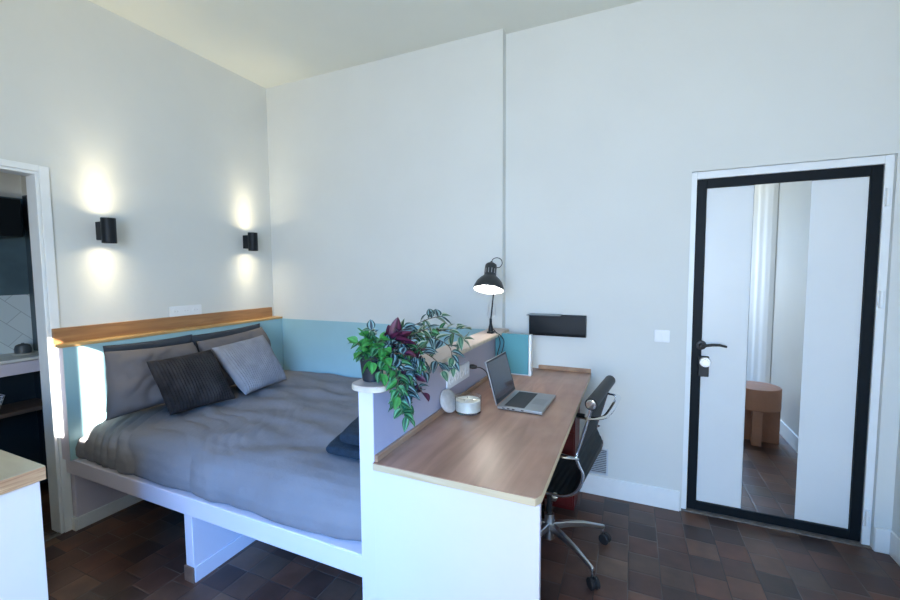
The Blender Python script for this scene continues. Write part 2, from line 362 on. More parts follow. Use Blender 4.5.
w1.build('wires', M['plastic'], bk)

# ------------------------------------------------------------------ entrance door
dx0, dx1, dzT = .341, 1.170, 2.040
struct('trim_1', B(.308, .339, 2.872, 2.93, 0, 2.085).box(1.172, 1.208, 2.872, 2.93, 0, 2.085).box(.339, 1.172, 2.872, 2.93, 2.042, 2.085), M['casing'], 'white steel frame around the door', bev=.003)
struct('trim_3', MB().prism([(.309, 2.856, .001), (1.207, 2.850, .001), (1.207, 2.90, .001), (.309, 2.90, .001)], (0, 0, .006)), M['concrete'], 'worn cement threshold under the door')
struct('wall_behind_door', B(.308, 1.208, 2.97, 3.04, 0, 2.085), M['plaster'], smooth=False)
dr = tag(B(dx0+.05, dx1-.05, 2.900, 2.94, .06, 1.99).build('security_door', M['white_door'], base=(.755, 2.9, 0)), 'white security door in a thick black surround with a mirror strip', 'door')
dr['_o'] = Vector((.755, 2.9, 0))
f = B(dx0, dx0+.050, 2.878, 2.94, .014, dzT).box(dx1-.047, dx1, 2.878, 2.94, .014, dzT).box(dx0+.05, dx1-.047, 2.878, 2.94, 1.988, dzT).box(dx0+.05, dx1-.047, 2.878, 2.94, .014, .066)
f.build('black_surround', M['blackdoor'], dr, bev=.002)
B(.625, .882, 2.886, 2.8995, .067, 2.004).build('mirror_strip', M['mirror'], dr, smooth=False)
B(.394, .624, 2.893, 2.8995, .067, 1.987).build('panel', M['white_door'], dr, bev=.001)
B(.883, 1.122, 2.893, 2.8995, .067, 1.987).build('panel', M['white_door'], dr, bev=.001)
lk = B(.375, .430, 2.852, 2.878, .862, .985).build('lock_case', M['blackplastic'], dr, bev=.003)
MB().lathe([(.031, 0), (.031, .006), (.027, .010), (.018, .010), (.016, .016), (0, .016)], (.409, 2.852, .952), (0, -1, 0), 28).build('cylinder_cover', M['steel'], lk)
MB().lathe([(.029, 0), (.027, .008), (.012, .010), (.011, .045), (0, .046)], (.388, 2.878, 1.050), (0, -1, 0), 24).build('rosette', M['blackplastic'], dr)
hp = [(.388, 2.832, 1.050), (.41, 2.828, 1.056), (.44, 2.826, 1.062), (.475, 2.828, 1.063), (.512, 2.834, 1.054)]
MB().tube(hp, [.010, .0105, .010, .0095, .008], 12, flat=(1, .8)).build('lever_handle', M['blackplastic'], dr)
for z in (1.87, 1.345, .16):
    MB().cyl((1.188, 2.866, z-.045), (1.188, 2.866, z+.045), .009, 14).box(1.176, 1.2, 2.868, 2.873, z-.03, z+.03).build('hinge', M['casing'], dr)

# ------------------------------------------------------------------ wall fittings
def sconce(y, label):
    x = -2.91; z0, z1 = 1.69, 1.84
    t = thing('wall_sconce', (-3.0, y, (z0+z1)/2), label, 'wall lamp', 'black up and down wall sconces')
    B(-3.0, -2.94, y-.025, y+.025, z0+.02, z1-.02).build('wall_bracket', M['black'], t, bev=.003)
    MB().lathe([(.030, .012), (.037, 0), (.0375, 0), (.0375, z1-z0), (.031, z1-z0), (.031, z1-z0-.03)], (x, y, z0), n=36, caps=False).lathe([(.031, .012), (.031, .03)], (x, y, z0), n=36, caps=False).build('cylinder_body', M['black'], t)
    MB().lathe([(.0305, 0), (.0305, .003)], (x, y, z0+.012)).build('led_lens', M['ledglow'], t)
    MB().lathe([(.0305, 0), (.0305, .003)], (x, y, z1-.018)).build('led_lens', M['ledglow'], t)
    for zz, d, en, sz, tl in ((z0-.004, -1, .55, 158, 0), (z1+.004, 1, .55, 158, 0), (z0-.004, -1, 2.0, 110, 0), (z1+.004, 1, 2.4, 110, 0), (z0-.004, -1, 3.4, 60, -.02), (z1+.004, 1, 5.2, 58, -.02)):
        l = bpy.data.lights.new('sconce_light', 'SPOT'); l.energy = en; l.color = (1, .84, .56); l.spot_size = R(sz); l.spot_blend = 1 if sz < 150 else .5; l.shadow_soft_size = .02
        lo = bpy.data.objects.new('sconce_light', l); S.collection.objects.link(lo); lo.location = (x, y, zz)
        lo.rotation_euler = Vector((tl, 0, d)).to_track_quat('-Z', 'Y').to_euler()
sconce(1.462, 'black cylinder wall sconce nearer the kitchenette doorway')
sconce(2.500, 'black cylinder wall sconce near the corner of the room')
def socket(name, o, u, v, n, wdt, hgt, gangs, label, cat, slots=True):   # plate on a wall: origin, u along, v up, n out
    o, u, v, n = map(Vector, (o, u, v, n))
    t = thing(name, o, label, cat)
    def q(a, b, c): return o+u*a+v*b+n*c
    p = MB(); pts = rrect(0, 0, wdt, hgt, .006); p.prism([q(a, b, .0005) for a, b in pts], n*.008); p.build('plate', M['plastic'], t, bev=.001)
    for g in range(gangs):
        cx = (g-(gangs-1)/2)*wdt/gangs*.93
        if slots:
            k = MB(); k.lathe([(.024, 0), (.024, .003), (.019, .003), (.0185, .0008), (0, .0008)], q(cx, 0, .0084), n, 24, caps=False); k.build('socket_face', M['plastic'], t)
            h = MB()
            for s in (-1, 1): h.lathe([(.0022, 0), (.0022, .0006)], q(cx+s*.0095, 0, .0093), n, 8)
            h.build('pin_holes', M['slot'], t)
        else:
            MB().prism([q(cx+a, b, .0085) for a, b in rrect(0, 0, wdt/gangs*.86, hgt*.8, .003)], n*.004).build('rocker', M['plastic'], t, bev=.001)
    return t
socket('wall_socket', (-3.0, 1.965, 1.232), (0, 1, 0), (0, 0, 1), (1, 0, 0), .235, .075, 3, 'white triple wall socket above the wooden headboard shelf', 'socket')
socket('partition_socket', (-.8310, 1.965, .962), (0, 1, 0), (0, 0, 1), (1, 0, 0), .30, .085, 4, 'long white four gang socket on the lavender partition', 'socket')
socket('light_switch', (.174, YB, 1.097), (1, 0, 0), (0, 0, 1), (0, -1, 0), .085, .075, 2, 'white double light switch on the wall beside the door', 'switch', False)
vg = thing('vent_grille', (-.21, YB, .15), 'square louvred air vent low on the wall behind the office chair', 'vent')
B(-.29, -.128, YB-.004, YB-.0005, .15, .318).build('backplate', M['kdark'], vg)
for z in range(13): 
    zz = .156+z*.0122; MB().prism([(-.288, YB-.004, zz), (-.288, YB-.012, zz-.001), (-.288, YB-.012, zz+.001), (-.288, YB-.004, zz+.0035)], (.158, 0, 0)).build('slat', M['grille'], vg, smooth=False)
B(-.295, -.285, YB-.013, YB-.0005, .145, .323).box(-.133, -.123, YB-.013, YB-.0005, .145, .323).box(-.285, -.133, YB-.013, YB-.0005, .145, .153).box(-.285, -.133, YB-.013, YB-.0005, .314, .323).build('rim', M['grille'], vg)
# black metal wall pocket
ws = thing('wall_pocket_shelf', (-.45, YB, 1.06), 'black metal wall pocket shelf above the back of the desk', 'wall shelf')
MB().prism([(-.645, YB-.06, 1.208), (-.645, YB-.06, 1.085), (-.645, YB-.045, 1.065), (-.645, YB-.001, 1.065), (-.645, YB-.001, 1.07), (-.645, YB-.043, 1.07), (-.645, YB-.055, 1.087), (-.645, YB-.055, 1.208)], (.372, 0, 0)).box(-.645, -.273, YB-.005, YB-.001, 1.07, 1.208).box(-.2755, -.273, YB-.058, YB-.003, 1.072, 1.208).box(-.645, -.6425, YB-.058, YB-.003, 1.072, 1.208).build('tray', M['black'], ws, bev=.001)
B(-.648, -.43, YB-.13, YB-.003, 1.2085, 1.2125).build('ledge', mat('grey_ledge', (.10, .13, .16), .3, .5), ws, bev=.001)

# ------------------------------------------------------------------ headboard side
hb = thing('headboard_box', (-2.95, 2, .44), 'teal fronted headboard box behind the pillows', 'headboard')
B(-2.999, -2.903, 1.2, 2.774, .44, 1.092).build('core', M['white'], hb)
B(-2.9025, -2.897, 1.2, 2.774, .445, 1.092).build('teal_front', M['teal'], hb)
hs = thing('headboard_shelf', (-2.95, 2, 1.095), 'long oak headboard shelf with upright board under the sconces', 'shelf')
B(-2.999, -2.89, 1.185, 2.773, 1.0935, 1.110).build('ledge', M['ledge'], hs, bev=.002)
B(-2.999, -2.975, 1.192, 2.735, 1.1105, 1.196).build('upright_board', M['shelfwood'], hs, bev=.002)
tag(B(-2.896, -.897, YP-.004, YP-.0005, .442, 1.092).build('teal_wall_panel', M['teal']), 'pale teal painted panel on the wall along the bed', 'wall panel')

# ------------------------------------------------------------------ bed platform (white masonry)
bp_ = thing('bed_platform', (-1.9, 2, 0), 'white built-in bed platform on slab legs', 'bed base')
B(-2.998, -.897, 1.215, YP-.006, .35, .44).build('deck', M['white'], bp_, bev=.005)
def slab(x0, x1, tilefront):
    l = B(x0, x1, 1.235, YP-.006, .0, .3495).build('leg', M['white'], bp_, bev=.003)
    if tilefront:
        B(x0-.006, x1+.004, 1.226, 1.2345, .0, .078).build('skirting_tile', M['skirttile'], l, bev=.003)
        B(x1+.0005, x1+.008, 1.235, 2.7, 0, .078).build('skirting', M['white'], l, bev=.002)
    else: B(x0, x1+.008, 1.220, 1.2345, 0, .078).box(x1+.0005, x1+.008, 1.235, 2.7, 0, .078).build('skirting', M['casing'], l, bev=.003)
slab(-2.998, -2.955, False); slab(-1.975, -1.918, True)
# mattress
tag(B(-2.86, -.96, 1.32, YP-.012, .4405, .585).build('mattress', M['sheet'], bev=.03, seg=4), 'white mattress under the grey duvet', 'mattress')
# duvet: cross-section from wall, over the top, down the near side
def duvet():
    X0, X1 = -2.888, -.925
    prof = [(2.765, .638), (1.46, .646), (1.37, .642), (1.31, .628), (1.268, .600), (1.238, .560), (1.222, .51), (1.222, .465), (1.235, .4445)]
    P = [Vector((a, b)) for a, b in prof]; L_ = [0]
    for i in range(1, len(P)): L_.append(L_[-1]+(P[i]-P[i-1]).length)
    flat = L_[1]; tot = L_[-1]
    def at(s):
        for i in range(1, len(P)):
            if s <= L_[i] or i == len(P)-1:
                t = (s-L_[i-1])/(L_[i]-L_[i-1]); return P[i-1].lerp(P[i], min(1, t))
    NU, NV = 230, 170
    def fn(u, v):
        s = v*tot*1.0 if v < .5 else v*tot
        x = X0+(X1-X0)*u
        p = at(s); y, z = p.x, p.y
        # foot-end corner: the duvet stops short and lifts
        e = max(0, (u-.80)/.20)
        if s > flat: y += e**2*.035*(s-flat)/(tot-flat)
        # wrinkles
        q = Vector((x*1.6+y*2.4, y*2.2-x*.6, 0))
        wz = noise.noise(q*2.3)*.018+noise.noise(Vector((x*2+y*9, y*3-x*4, 3)))*.009
        # folds fanning out from under the pillows towards the near edge
        near = max(0, min(1, (2.15-y)/.8)); lf = max(0, min(1, (-1.55-x)/.9))
        ph = (x*9.5+ (y-1.2)*13+noise.noise(Vector((x*2.2, y*2.2, 7)))*3.2)*2.3
        fold = (abs(math.sin(ph))**.6-.6)*.026*lf*near*(.35+.9*abs(noise.noise(Vector((x*4, y*4, 1)))))
        ph2 = (x*2.2-y*7+noise.noise(Vector((x*1.7, y*1.7, 17)))*2.5)*2.4
        f2 = math.sin(ph2)*.008*(.5+noise.noise(Vector((x*1.3, y*1.3, 5))))*(1-.6*lf)
        d = wz+fold+f2
        if s < flat*1.02: z += max(d, -.02)
        else:
            k = (s-flat)/(tot-flat); z += d*(1-k); y -= (d*.9+.004*math.sin(x*23+noise.noise(Vector((x*3, z*3, 2)))*4))*min(1, k*2)
            if z < .4445: z = .4445
        # head and foot ends round down
        for dd in ((x-X0)/.05, (X1-x)/.07):
            if dd < 1 and s < tot*.98: z -= (1-math.sqrt(max(0, 1-(1-dd)**2)))*max(0, (z-.56))*.95
        y = max(y, 1.217)
        if s < .02: z -= .03
        return (x, y, z)
    mb = MB().grid(fn, NU, NV)
    o = mb.build('duvet', M['duvet'], angle=80)
    return tag(o, 'rumpled grey duvet spread over the bed', 'duvet')
duvet()

# pillows from four corners
def pillow(name, bl, br, tl, tr, th, material, label, cat, group=None, ridges=0, N=46, seed=0, nrm=None, wr=.006, pinch=.05, piping=None):
    bl, br, tl, tr = map(Vector, (bl, br, tl, tr)); n = (br-bl).cross(tl-bl).normalized()
    if nrm and n.dot(Vector(nrm)) < 0: n = -n
    c = (bl+br+tl+tr)/4
    def side(sg):
        def fn(u, v):
            a, b = u*2-1, v*2-1
            ea = 1-pinch*(1-b*b)**1 ; 
            A = a*(1-pinch*(1-abs(b)**2)*abs(a)**3); Bv = b*(1-pinch*(1-abs(a)**2)*abs(b)**3)
            p = bl.lerp(br, (A+1)/2).lerp(tl.lerp(tr, (A+1)/2), (Bv+1)/2)
            k = max(0, (1-abs(a)**2.6))*max(0, (1-abs(b)**2.6)); h = th*.5*k**.42
            h += k**.3*(noise.noise(Vector((a*1.6+seed, b*1.6, sg)))*wr*2.4+abs(noise.noise(Vector((a*3+seed, b*2.2, 4*sg))))*wr*1.5)*(1 if k > 0 else 0)
            if ridges: h += (abs(math.sin(a*PI*ridges/2))-.5)*.0085*min(1, k*6)
            return p+n*sg*h
        return fn
    nu = N if not ridges else max(N, ridges*6)
    mb = MB().grid(side(1), nu, N).grid(side(-1), nu, N)
    o = mb.build(name, material, weld=True, angle=100 if not ridges else 120, base=c-Vector((0, 0, (tl-bl).length/2)))
    return tag(o, label, cat, group)
PX = (1, 0, 0)
pillow('pillow', (-2.85, 1.36, .68), (-2.85, 1.92, .68), (-2.872, 1.375, 1.076), (-2.872, 1.92, 1.070), .045, M['darkpillow'], 'charcoal pillow hidden behind the grey pillow nearer the doorway', 'pillow', seed=3, nrm=PX)
pillow('pillow', (-2.85, 1.96, .68), (-2.85, 2.53, .68), (-2.872, 1.90, 1.062), (-2.865, 2.50, 1.082), .045, M['darkpillow'], 'charcoal pillow showing above the grey pillow nearer the corner', 'pillow', seed=5, nrm=PX)
pillow('pillow', (-2.65, 1.262, .69), (-2.62, 1.87, .69), (-2.76, 1.325, 1.058), (-2.76, 1.85, 1.03), .17, M['pillow'], 'large plain grey pillow behind the dark corduroy cushion', 'pillow', seed=11, nrm=PX, wr=.016)
pillow('pillow', (-2.62, 1.885, .69), (-2.62, 2.47, .69), (-2.76, 1.87, 1.03), (-2.75, 2.42, 1.066), .17, M['pillow'], 'large plain grey pillow behind the pale corduroy cushion', 'pillow', seed=17, nrm=PX, wr=.016)
pillow('cushion', (-2.475, 1.50, .668), (-2.42, 1.895, .664), (-2.60, 1.455, .988), (-2.575, 1.84, .995), .13, M['cord_dark'], 'dark brown corduroy cushion propped on the bed', 'cushion', ridges=22, N=50, seed=2, nrm=PX, pinch=.04)
pillow('cushion', (-2.40, 1.955, .672), (-2.47, 2.39, .664), (-2.60, 1.865, .998), (-2.60, 2.29, 1.028), .13, M['cord_light'], 'pale grey corduroy cushion propped on the bed', 'cushion', ridges=26, N=50, seed=8, nrm=PX, pinch=.04)

# folded towels
def towel(x0, x1, y0, y1, z0, z1, label, sh=0):
    r = (z1-z0)/2; n = 8
    mb = MB()
    pts = []
    for k in range(n+1):
        a = R(90+180*k/n); pts.append((x0+r+r*math.cos(a), z0+r+r*math.sin(a)))
    pts += [(x1, z0), (x1, z1)]
    K = 14
    def ringp(t):
        y = y0+(y1-y0)*t; e = 1-.30*(abs(t*2-1)**8)
        return [(p[0]+sh*(t-.5)+.004*noise.noise(Vector((t*3, p[1]*9, x0))), y, z0+r+(p[1]-z0-r)*e+.003*noise.noise(Vector((p[0]*8, y*8, 0)))) for p in pts]
    vs = []; fs = []; m_ = len(pts)
    for i in range(K+1): vs += ringp(i/K)
    for i in range(K):
        for j in range(m_): l = (j+1) % m_; fs.append((i*m_+j, i*m_+l, (i+1)*m_+l, (i+1)*m_+j))
    fs += [tuple(range(m_)), tuple(K*m_+j for j in range(m_))]
    mb.add(vs, fs)
    return tag(mb.build('folded_towel', M['navy'], bev=.008, seg=3, angle=60), label, 'towel', 'folded navy towels on the bed')
towel(-1.33, -.95, 1.47, 1.76, .655, .705, 'navy folded towel at the bottom of the pair on the bed', -.07)
towel(-1.275, -.93, 1.49, 1.80, .707, .768, 'navy folded towel on top of the pair on the bed', -.09)

# ------------------------------------------------------------------ partition between bed and desk
pt = thing('partition', (-.84, 2, 0), 'low white partition wall between bed and desk with wooden cap', 'partition')
B(-.895, -.834, 1.197, YP-.001, .0, 1.084).build('wall_body', M['white'], pt)
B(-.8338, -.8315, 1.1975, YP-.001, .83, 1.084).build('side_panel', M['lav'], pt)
def cap_outline(z, g=0):
    x0, x1 = -.921-g, -.781+g; yN = 1.160-g; pts = []
    cx = (x0+x1)/2; r = (x1-x0)/2
    pts += [(x1, YP-.002, z)]
    for k in range(13):
        a = R(0-180*k/12); pts.append((cx+r*math.cos(a)*1.0, yN+.042+.042*math.sin(a)*1.0, z))
    pts += [(x0, YP-.002, z)]
    return pts
MB().prism(cap_outline(1.0845), (0, 0, .018)).build('cap_edge', M['capedge'], pt, bev=.002)
MB().prism(cap_outline(1.1026, -.002), (0, 0, .0025)).build('cap_top', M['cap'], pt)

# ------------------------------------------------------------------ desk
dk = thing('desk', (-.53, 2, 0), 'long built-in wooden desk with a white front panel', 'desk')
DZ = .825
def desk_poly(g=0): return [(-.831, 1.185+g, 0), (-.252, 1.185+g, 0), (-.238-g, 1.215, 0), (-.238-g, YB-.002, 0), (-.826, YB-.002, 0), (-.826, YP-.002, 0), (-.831, YP-.002, 0)]
MB().prism([(x, y, DZ-.027) for x, y, z in desk_poly()], (0, 0, .024)).build('edge_board', M['deskedge'], dk, bev=.001)
MB().prism([(x, y, DZ-.0028) for x, y, z in desk_poly(.001)], (0, 0, .0028)).build('desktop', M['desk'], dk)
B(-.8338, -.240, 1.197, 1.217, 0, DZ-.0275).build('front_panel', M['white'], dk)
B(-.831, -.817, 1.195, 2.59, DZ+.0002, DZ+.024).build('upstand', M['upstand'], dk, bev=.002)
B(-.588, -.240, YB-.014, YB-.001, DZ+.0002, DZ+.028).build('upstand', M['upstand'], dk, bev=.002)
tb = thing('teal_board', (-.70, 2.61, DZ), 'upright teal board standing in the desk corner behind the laptop', 'board')
B(-.826, -.606, 2.600, 2.614, DZ+.010, 1.096).build('panel', M['teal_box'], tb, bev=.001)
B(-.604, -.588, 2.606, 2.65, DZ+.0005, 1.094).build('side_post', M['casing'], tb, bev=.001)
B(-.826, -.604, 2.615, 2.632, DZ+.0005, 1.05).build('back_frame', M['casing'], tb)
# red drawer cabinet under the desk
rc = thing('drawer_cabinet', (-.42, 2.7, 0), 'dark red cabinet under the desk behind the office chair', 'cabinet')
B(-.56, -.305, 2.585, 2.825, 0, .74).build('body', M['red'], rc, bev=.003)
for z in (.03, .27, .51):
    d = B(-.552, -.313, 2.574, 2.5845, z, z+.225).build('drawer', M['red'], rc, bev=.003)
    B(-.47, -.40, 2.562, 2.5735, z+.17, z+.18).build('handle', M['black'], d)

# laptop ------------------------------------------------------------------
lp = thing('laptop', (-.48, 2.05, DZ), 'open silver laptop with a dark screen on the desk', 'laptop')
hn, hf = V(-.596, 1.908, DZ+.0045), V(-.584, 2.212, DZ+.0045); u = (hf-hn).normalized(); wd = (hf-hn).length; fx_ = V(u.y, -u.x, 0); dep = .222
def LP(a, b, c): return hn+u*a+fx_*b+V(0, 0, c)      # a along hinge, b towards the sitter
def lbox(a0, a1, b0, b1, c0, c1):
    mb = MB(); mb.add([LP(a, b, c) for c in (c0, c1) for b in (b0, b1) for a in (a0, a1)], [(0, 2, 3, 1), (4, 5, 7, 6), (0, 1, 5, 4), (2, 6, 7, 3), (0, 4, 6, 2), (1, 3, 7, 5)]); return mb
base = lbox(0, wd, 0, dep, 0, .013).build('base', M['lapalu'], lp, bev=.002)
lbox(.006, wd-.006, .004, dep-.004, -.004, -.0002).build('underside', M['lapblack'], lp)
kbd = MB()
for r_ in range(6):
    for c_ in range(15):
        a = .022+c_*(wd-.044)/15; b = .030+r_*.0165; kk = lbox(a, a+(wd-.044)/15-.002, b, b+.0145, .0131, .0145); kbd.v, kbd.f = kbd.v+kk.v, kbd.f+[tuple(i+len(kbd.v) for i in f) for f in kk.f]
kbd.build('keyboard', M['key'], base)
lbox(.020, wd-.020, .028, .130, .0130, .0134).build('key_well', M['lapblack'], base)
lbox(.10, .20, .142, .205, .01302, .0134).build('touchpad', mat('touchpad', (.33, .35, .37), .3, .5), base)
for b in (.025, .05, .075, .12): lbox(-.0004, .0002, b, b+.013, .004, .009).build('port', M['lapblack'], base)
sd = (V(-.058, 0, .212)).normalized(); sn = V(sd.z, 0, -sd.x)
def SP(a, b, c): return hn+u*a+V(0, 0, .012)+sd*b+sn*c
def sbox(a0, a1, b0, b1, c0, c1):
    mb = MB(); mb.add([SP(a, b, c) for c in (c0, c1) for b in (b0, b1) for a in (a0, a1)], [(0, 2, 3, 1), (4, 5, 7, 6), (0, 1, 5, 4), (2, 6, 7, 3), (0, 4, 6, 2), (1, 3, 7, 5)]); return mb
lid = sbox(0, wd, .004, .222, -.007, -.001).build('lid', M['lapalu'], lp, bev=.001)
sbox(.002, wd-.002, .006, .220, -.0008, .0002).build('bezel', M['lapblack'], lid)
sbox(.010, wd-.010, .022, .212, .0003, .0008).build('screen', M['screen'], lid)

# candle ------------------------------------------------------------------
cx, cy = -.716, 1.822
cn = thing('candle_jar', (cx, cy, DZ), 'white candle in a wide clear glass jar on the desk', 'candle')
MB().lathe([(0, .001), (.061, .001), (.064, .004), (.064, .078), (.0615, .0785), (.061, .078), (.061, .010), (0, .010)], (cx, cy, DZ), n=40, caps=False).build('glass_jar', M['glass'], cn)
MB().lathe([(0, .0105), (.0602, .0105), (.0602, .060), (.055, .0585), (0, .058)], (cx, cy, DZ), n=40, caps=False).build('wax', M['wax'], cn)
for a in (0, 2.1, 4.2): MB().cyl((cx+.025*math.cos(a), cy+.025*math.sin(a), DZ+.058), (cx+.025*math.cos(a), cy+.025*math.sin(a), DZ+.067), .0012, 6).build('wick', M['lapblack'], cn)
ln = V(.86, -.22, .36).normalized()
lc = V(-.799, 1.772, DZ+.058)
tag(MB().lathe([(0, -.009), (.050, -.009), (.056, -.004), (.057, .004), (.053, .009), (0, .011)], lc, ln, 36, caps=False).build('candle_lid', M['stone'], angle=50), 'round pale stoneware candle lid leaning on the partition behind the candle', 'disc')  # lid of the candle jar, kept as its own object

# laptop charger plug and cable
pc = thing('charger_cable', (-.77, 2.1, DZ), 'black charger cable plugged into the long socket and trailing to the laptop', 'cable')
MB().tube([(-.802, 2.075, .985), (-.785, 2.075, .986), (-.765, 2.078, .984)], [.012, .013, .008], 10).build('plug', M['blackplastic'], pc)
cp = [(-.77, 2.077, .984), (-.745, 2.09, .978), (-.725, 2.12, .95), (-.72, 2.16, .89), (-.725, 2.20, .842), (-.72, 2.24, .831), (-.69, 2.235, .830), (-.655, 2.20, .830), (-.62, 2.15, .831)]
def smooth_path(p, n=6):
    p = [Vector(q) for q in p]; out = []
    for i in range(len(p)-1):
        a, b, c, d = p[max(i-1, 0)], p[i], p[i+1], p[min(i+2, len(p)-1)]
        for k in range(n):
            t = k/n; out.append(.5*((2*b)+(c-a)*t+(2*a-5*b+4*c-d)*t*t+(3*b-3*c+d-a)*t**3))
    return out+[p[-1]]
MB().tube(smooth_path(cp), .0028, 7).build('cord', M['rubber'], pc)

# ------------------------------------------------------------------ architect lamp
al = thing('desk_lamp', (-.832, 2.52, 1.106), 'black architect lamp clamped to the end of the partition cap', 'lamp')
lb = V(-.832, 2.52, 1.106)
B(-.852, -.812, 2.495, 2.545, 1.106, 1.118).build('clamp', M['black'], al, bev=.003)
MB().lathe([(.016, 0), (.014, .03), (.009, .05), (.008, .085)], lb+V(0, 0, .010), n=16).build('swivel', M['black'], al)
j0 = lb+V(0, 0, .085); j1 = V(-.828, 2.60, 1.46); hj = V(-.800, 2.43, 1.50)
arm = MB().tube([j0, j1], .0048, 8)
arm.build('lower_arm', M['black'], al)
MB().tube([j1, hj], .0048, 8).build('upper_arm', M['black'], al)
for s in (-.026, .026):
    a = j0+V(s*.5, -.002, .012); b = j0.lerp(j1, .50)+V(s*.35, -.004, 0)
    pts = [a, a.lerp(b, .12)+V(s*.5, 0, 0)]+[a.lerp(b, .12+.7*k/40)+V(s*.5+.0032*math.cos(k*1.6), .0032*math.sin(k*1.6), 0) for k in range(41)]+[b]
    MB().tube(pts, .0024, 5).build('spring', M['steel'], al)
ax = V(-.01, .34, .94).normalized(); rim = V(-.798, 2.375, 1.392)      # axis points from the rim up to the cap
sh = MB().lathe([(.092, 0), (.094, .003), (.090, .022), (.078, .050), (.058, .074), (.040, .088), (.037, .096), (.037, .150), (.034, .163), (.022, .172), (.008, .175), (.007, .184)], rim, ax, 40, caps=False)
shade = sh.build('lamp_shade', M['lampshade'], al, angle=50)
MB().lathe([(.0915, .001), (.088, .022), (.075, .049), (.055, .072), (.0, .086)], rim, ax, 40, caps=False).build('shade_lining', M['shade_in'], shade)
MB().lathe([(0, .004), (.035, .010), (.045, .028), (.038, .05), (.018, .07)], rim, ax, 24, caps=False).build('bulb', M['bulb'], shade)
q0 = Vector((0, 0, 1)).rotation_difference(ax)
for k in range(12):
    a = 2*PI*k/12; c = rim+q0 @ V(.0365*math.cos(a), .0365*math.sin(a), .117)
    t_ = q0 @ V(-math.sin(a), math.cos(a), 0)
    MB().tube([c-ax*.015, c+ax*.015], .0022, 5).build('vent_slot', M['slot'], shade)
top = rim+ax*.182
lps = [top, top+V(.012, 0, .018), top+V(.038, 0, .024), top+V(.062, 0, .012), top+V(.068, 0, -.014), top+V(.052, 0, -.034), top+V(.032, .01, -.036)]
MB().tube(smooth_path(lps), .0026, 7).build('cable_loop', M['rubber'], al)
l = bpy.data.lights.new('lamp_light', 'SPOT'); l.energy = 1.6; l.color = (1, .93, .82); l.spot_size = R(130); l.spot_blend = .6; l.shadow_soft_size = .04
lo = bpy.data.objects.new('lamp_light', l); S.collection.objects.link(lo); lo.location = rim-ax*.002; lo.rotation_euler = (-ax).to_track_quat('-Z', 'Y').to_euler()
dc_ = [lb+V(.02, -.01, .03), V(-.797, 2.52, 1.113), V(-.780, 2.52, 1.09), V(-.772, 2.53, 1.04), V(-.785, 2.515, .97), V(-.778, 2.50, .90), V(-.772, 2.48, .845), V(-.765, 2.44, .830), V(-.755, 2.38, .8295)]
MB().tube(smooth_path(dc_), .003, 7).build('power_cord', M['rubber'], al)
dc2 = [V(-.797, 2.52, 1.113), V(-.770, 2.535, 1.09), V(-.752, 2.55, 1.05), V(-.762, 2.53, .98), V(-.780, 2.51, .93), V(-.785, 2.48, .87), V(-.78, 2.44, .831)]
MB().tube(smooth_path(dc2), .003, 7).build('power_cord', M['rubber'], al)

# ------------------------------------------------------------------ office chair
O = V(-.35, 2.17, 0); cb_ = V(.99, -.12, 0).normalized(); cl = V(-cb_.y, cb_.x, 0)
ch = thing('office_chair', O, 'black ribbed office chair with chrome frame pulled up to the desk', 'chair')
def C(b, l, z): return O+cb_*b+cl*l+V(0, 0, z)
prof = [(.225, .905), (.205, .82), (.178, .72), (.158, .645), (.172, .60), (.188, .565), (.182, .52), (.155, .47), (.105, .44), (.04, .432), (-.08, .44), (-.18, .452), (-.24, .455), (-.28, .435), (-.295, .40)]
pp = [(p.x, p.y) for p in smooth_path([Vector((a, b, 0)) for a, b in prof], 5)]
W_ = .225
def ribbed():
    # sling: thin ribbed sheet between the rails
    vs = []; fs = []; n = len(pp); K = 2
    s = 0; dist = [0]
    for i in range(1, n): dist.append(dist[-1]+math.dist(pp[i], pp[i-1]))
    fine = []
    tot = dist[-1]; M_ = 150
    for k in range(M_+1):
        d = tot*k/M_; i = max(j for j in range(n) if dist[j] <= d+1e-9); i = min(i, n-2); t = (d-dist[i])/(dist[i+1]-dist[i])
        a = Vector(pp[i]); b = Vector(pp[i+1]); p = a.lerp(b, t); tg = (b-a).normalized(); nn = Vector((tg.y, -tg.x))
        fine.append(p+nn*(.004*(abs(math.sin(d/tot*PI*34))-.5)))
    return MB().grid(lambda u_, v_: C(fine[round(u_*M_)].x, -W_+.008+2*(W_-.008)*v_, fine[round(u_*M_)].y), M_, 2)
ribbed().build('seat_and_back_sling', M['mesh'], ch, solid=.008, angle=60)
for s in (-1, 1):
    MB().tube([C(a, s*W_, b) for a, b in pp], .0062, 10, flat=(.75, 1.25)).build('side_rail', M['chrome'], ch)
MB().tube([C(.222, -W_-.012, .905), C(.222, W_+.012, .905)], .028, 24).build('head_roll', M['vinyl'], ch)
for s in (-1, 1): MB().lathe([(.023, 0), (.022, .004), (.016, .005), (.017, .003), (.008, .004), (0, .004)], C(.222, s*(W_+.013), .905), cl*s, 24).build('end_cap', M['chrome'], ch)
br = smooth_path([C(.205, -W_, .835), C(.262, -W_+.03, .838), C(.278, -W_+.10, .838), C(.278, W_-.10, .838), C(.262, W_-.03, .838), C(.205, W_, .835)])
MB().tube(br, .010, 10, flat=(1.5, .7)).build('back_brace', M['chrome'], ch)
sb_ = smooth_path([C(.06, -W_, .43), C(.04, -W_+.06, .385), C(0, 0, .375), C(.04, W_-.06, .385), C(.06, W_, .43)])
MB().tube(sb_, .014, 10).build('seat_brace', M['alu'], ch)
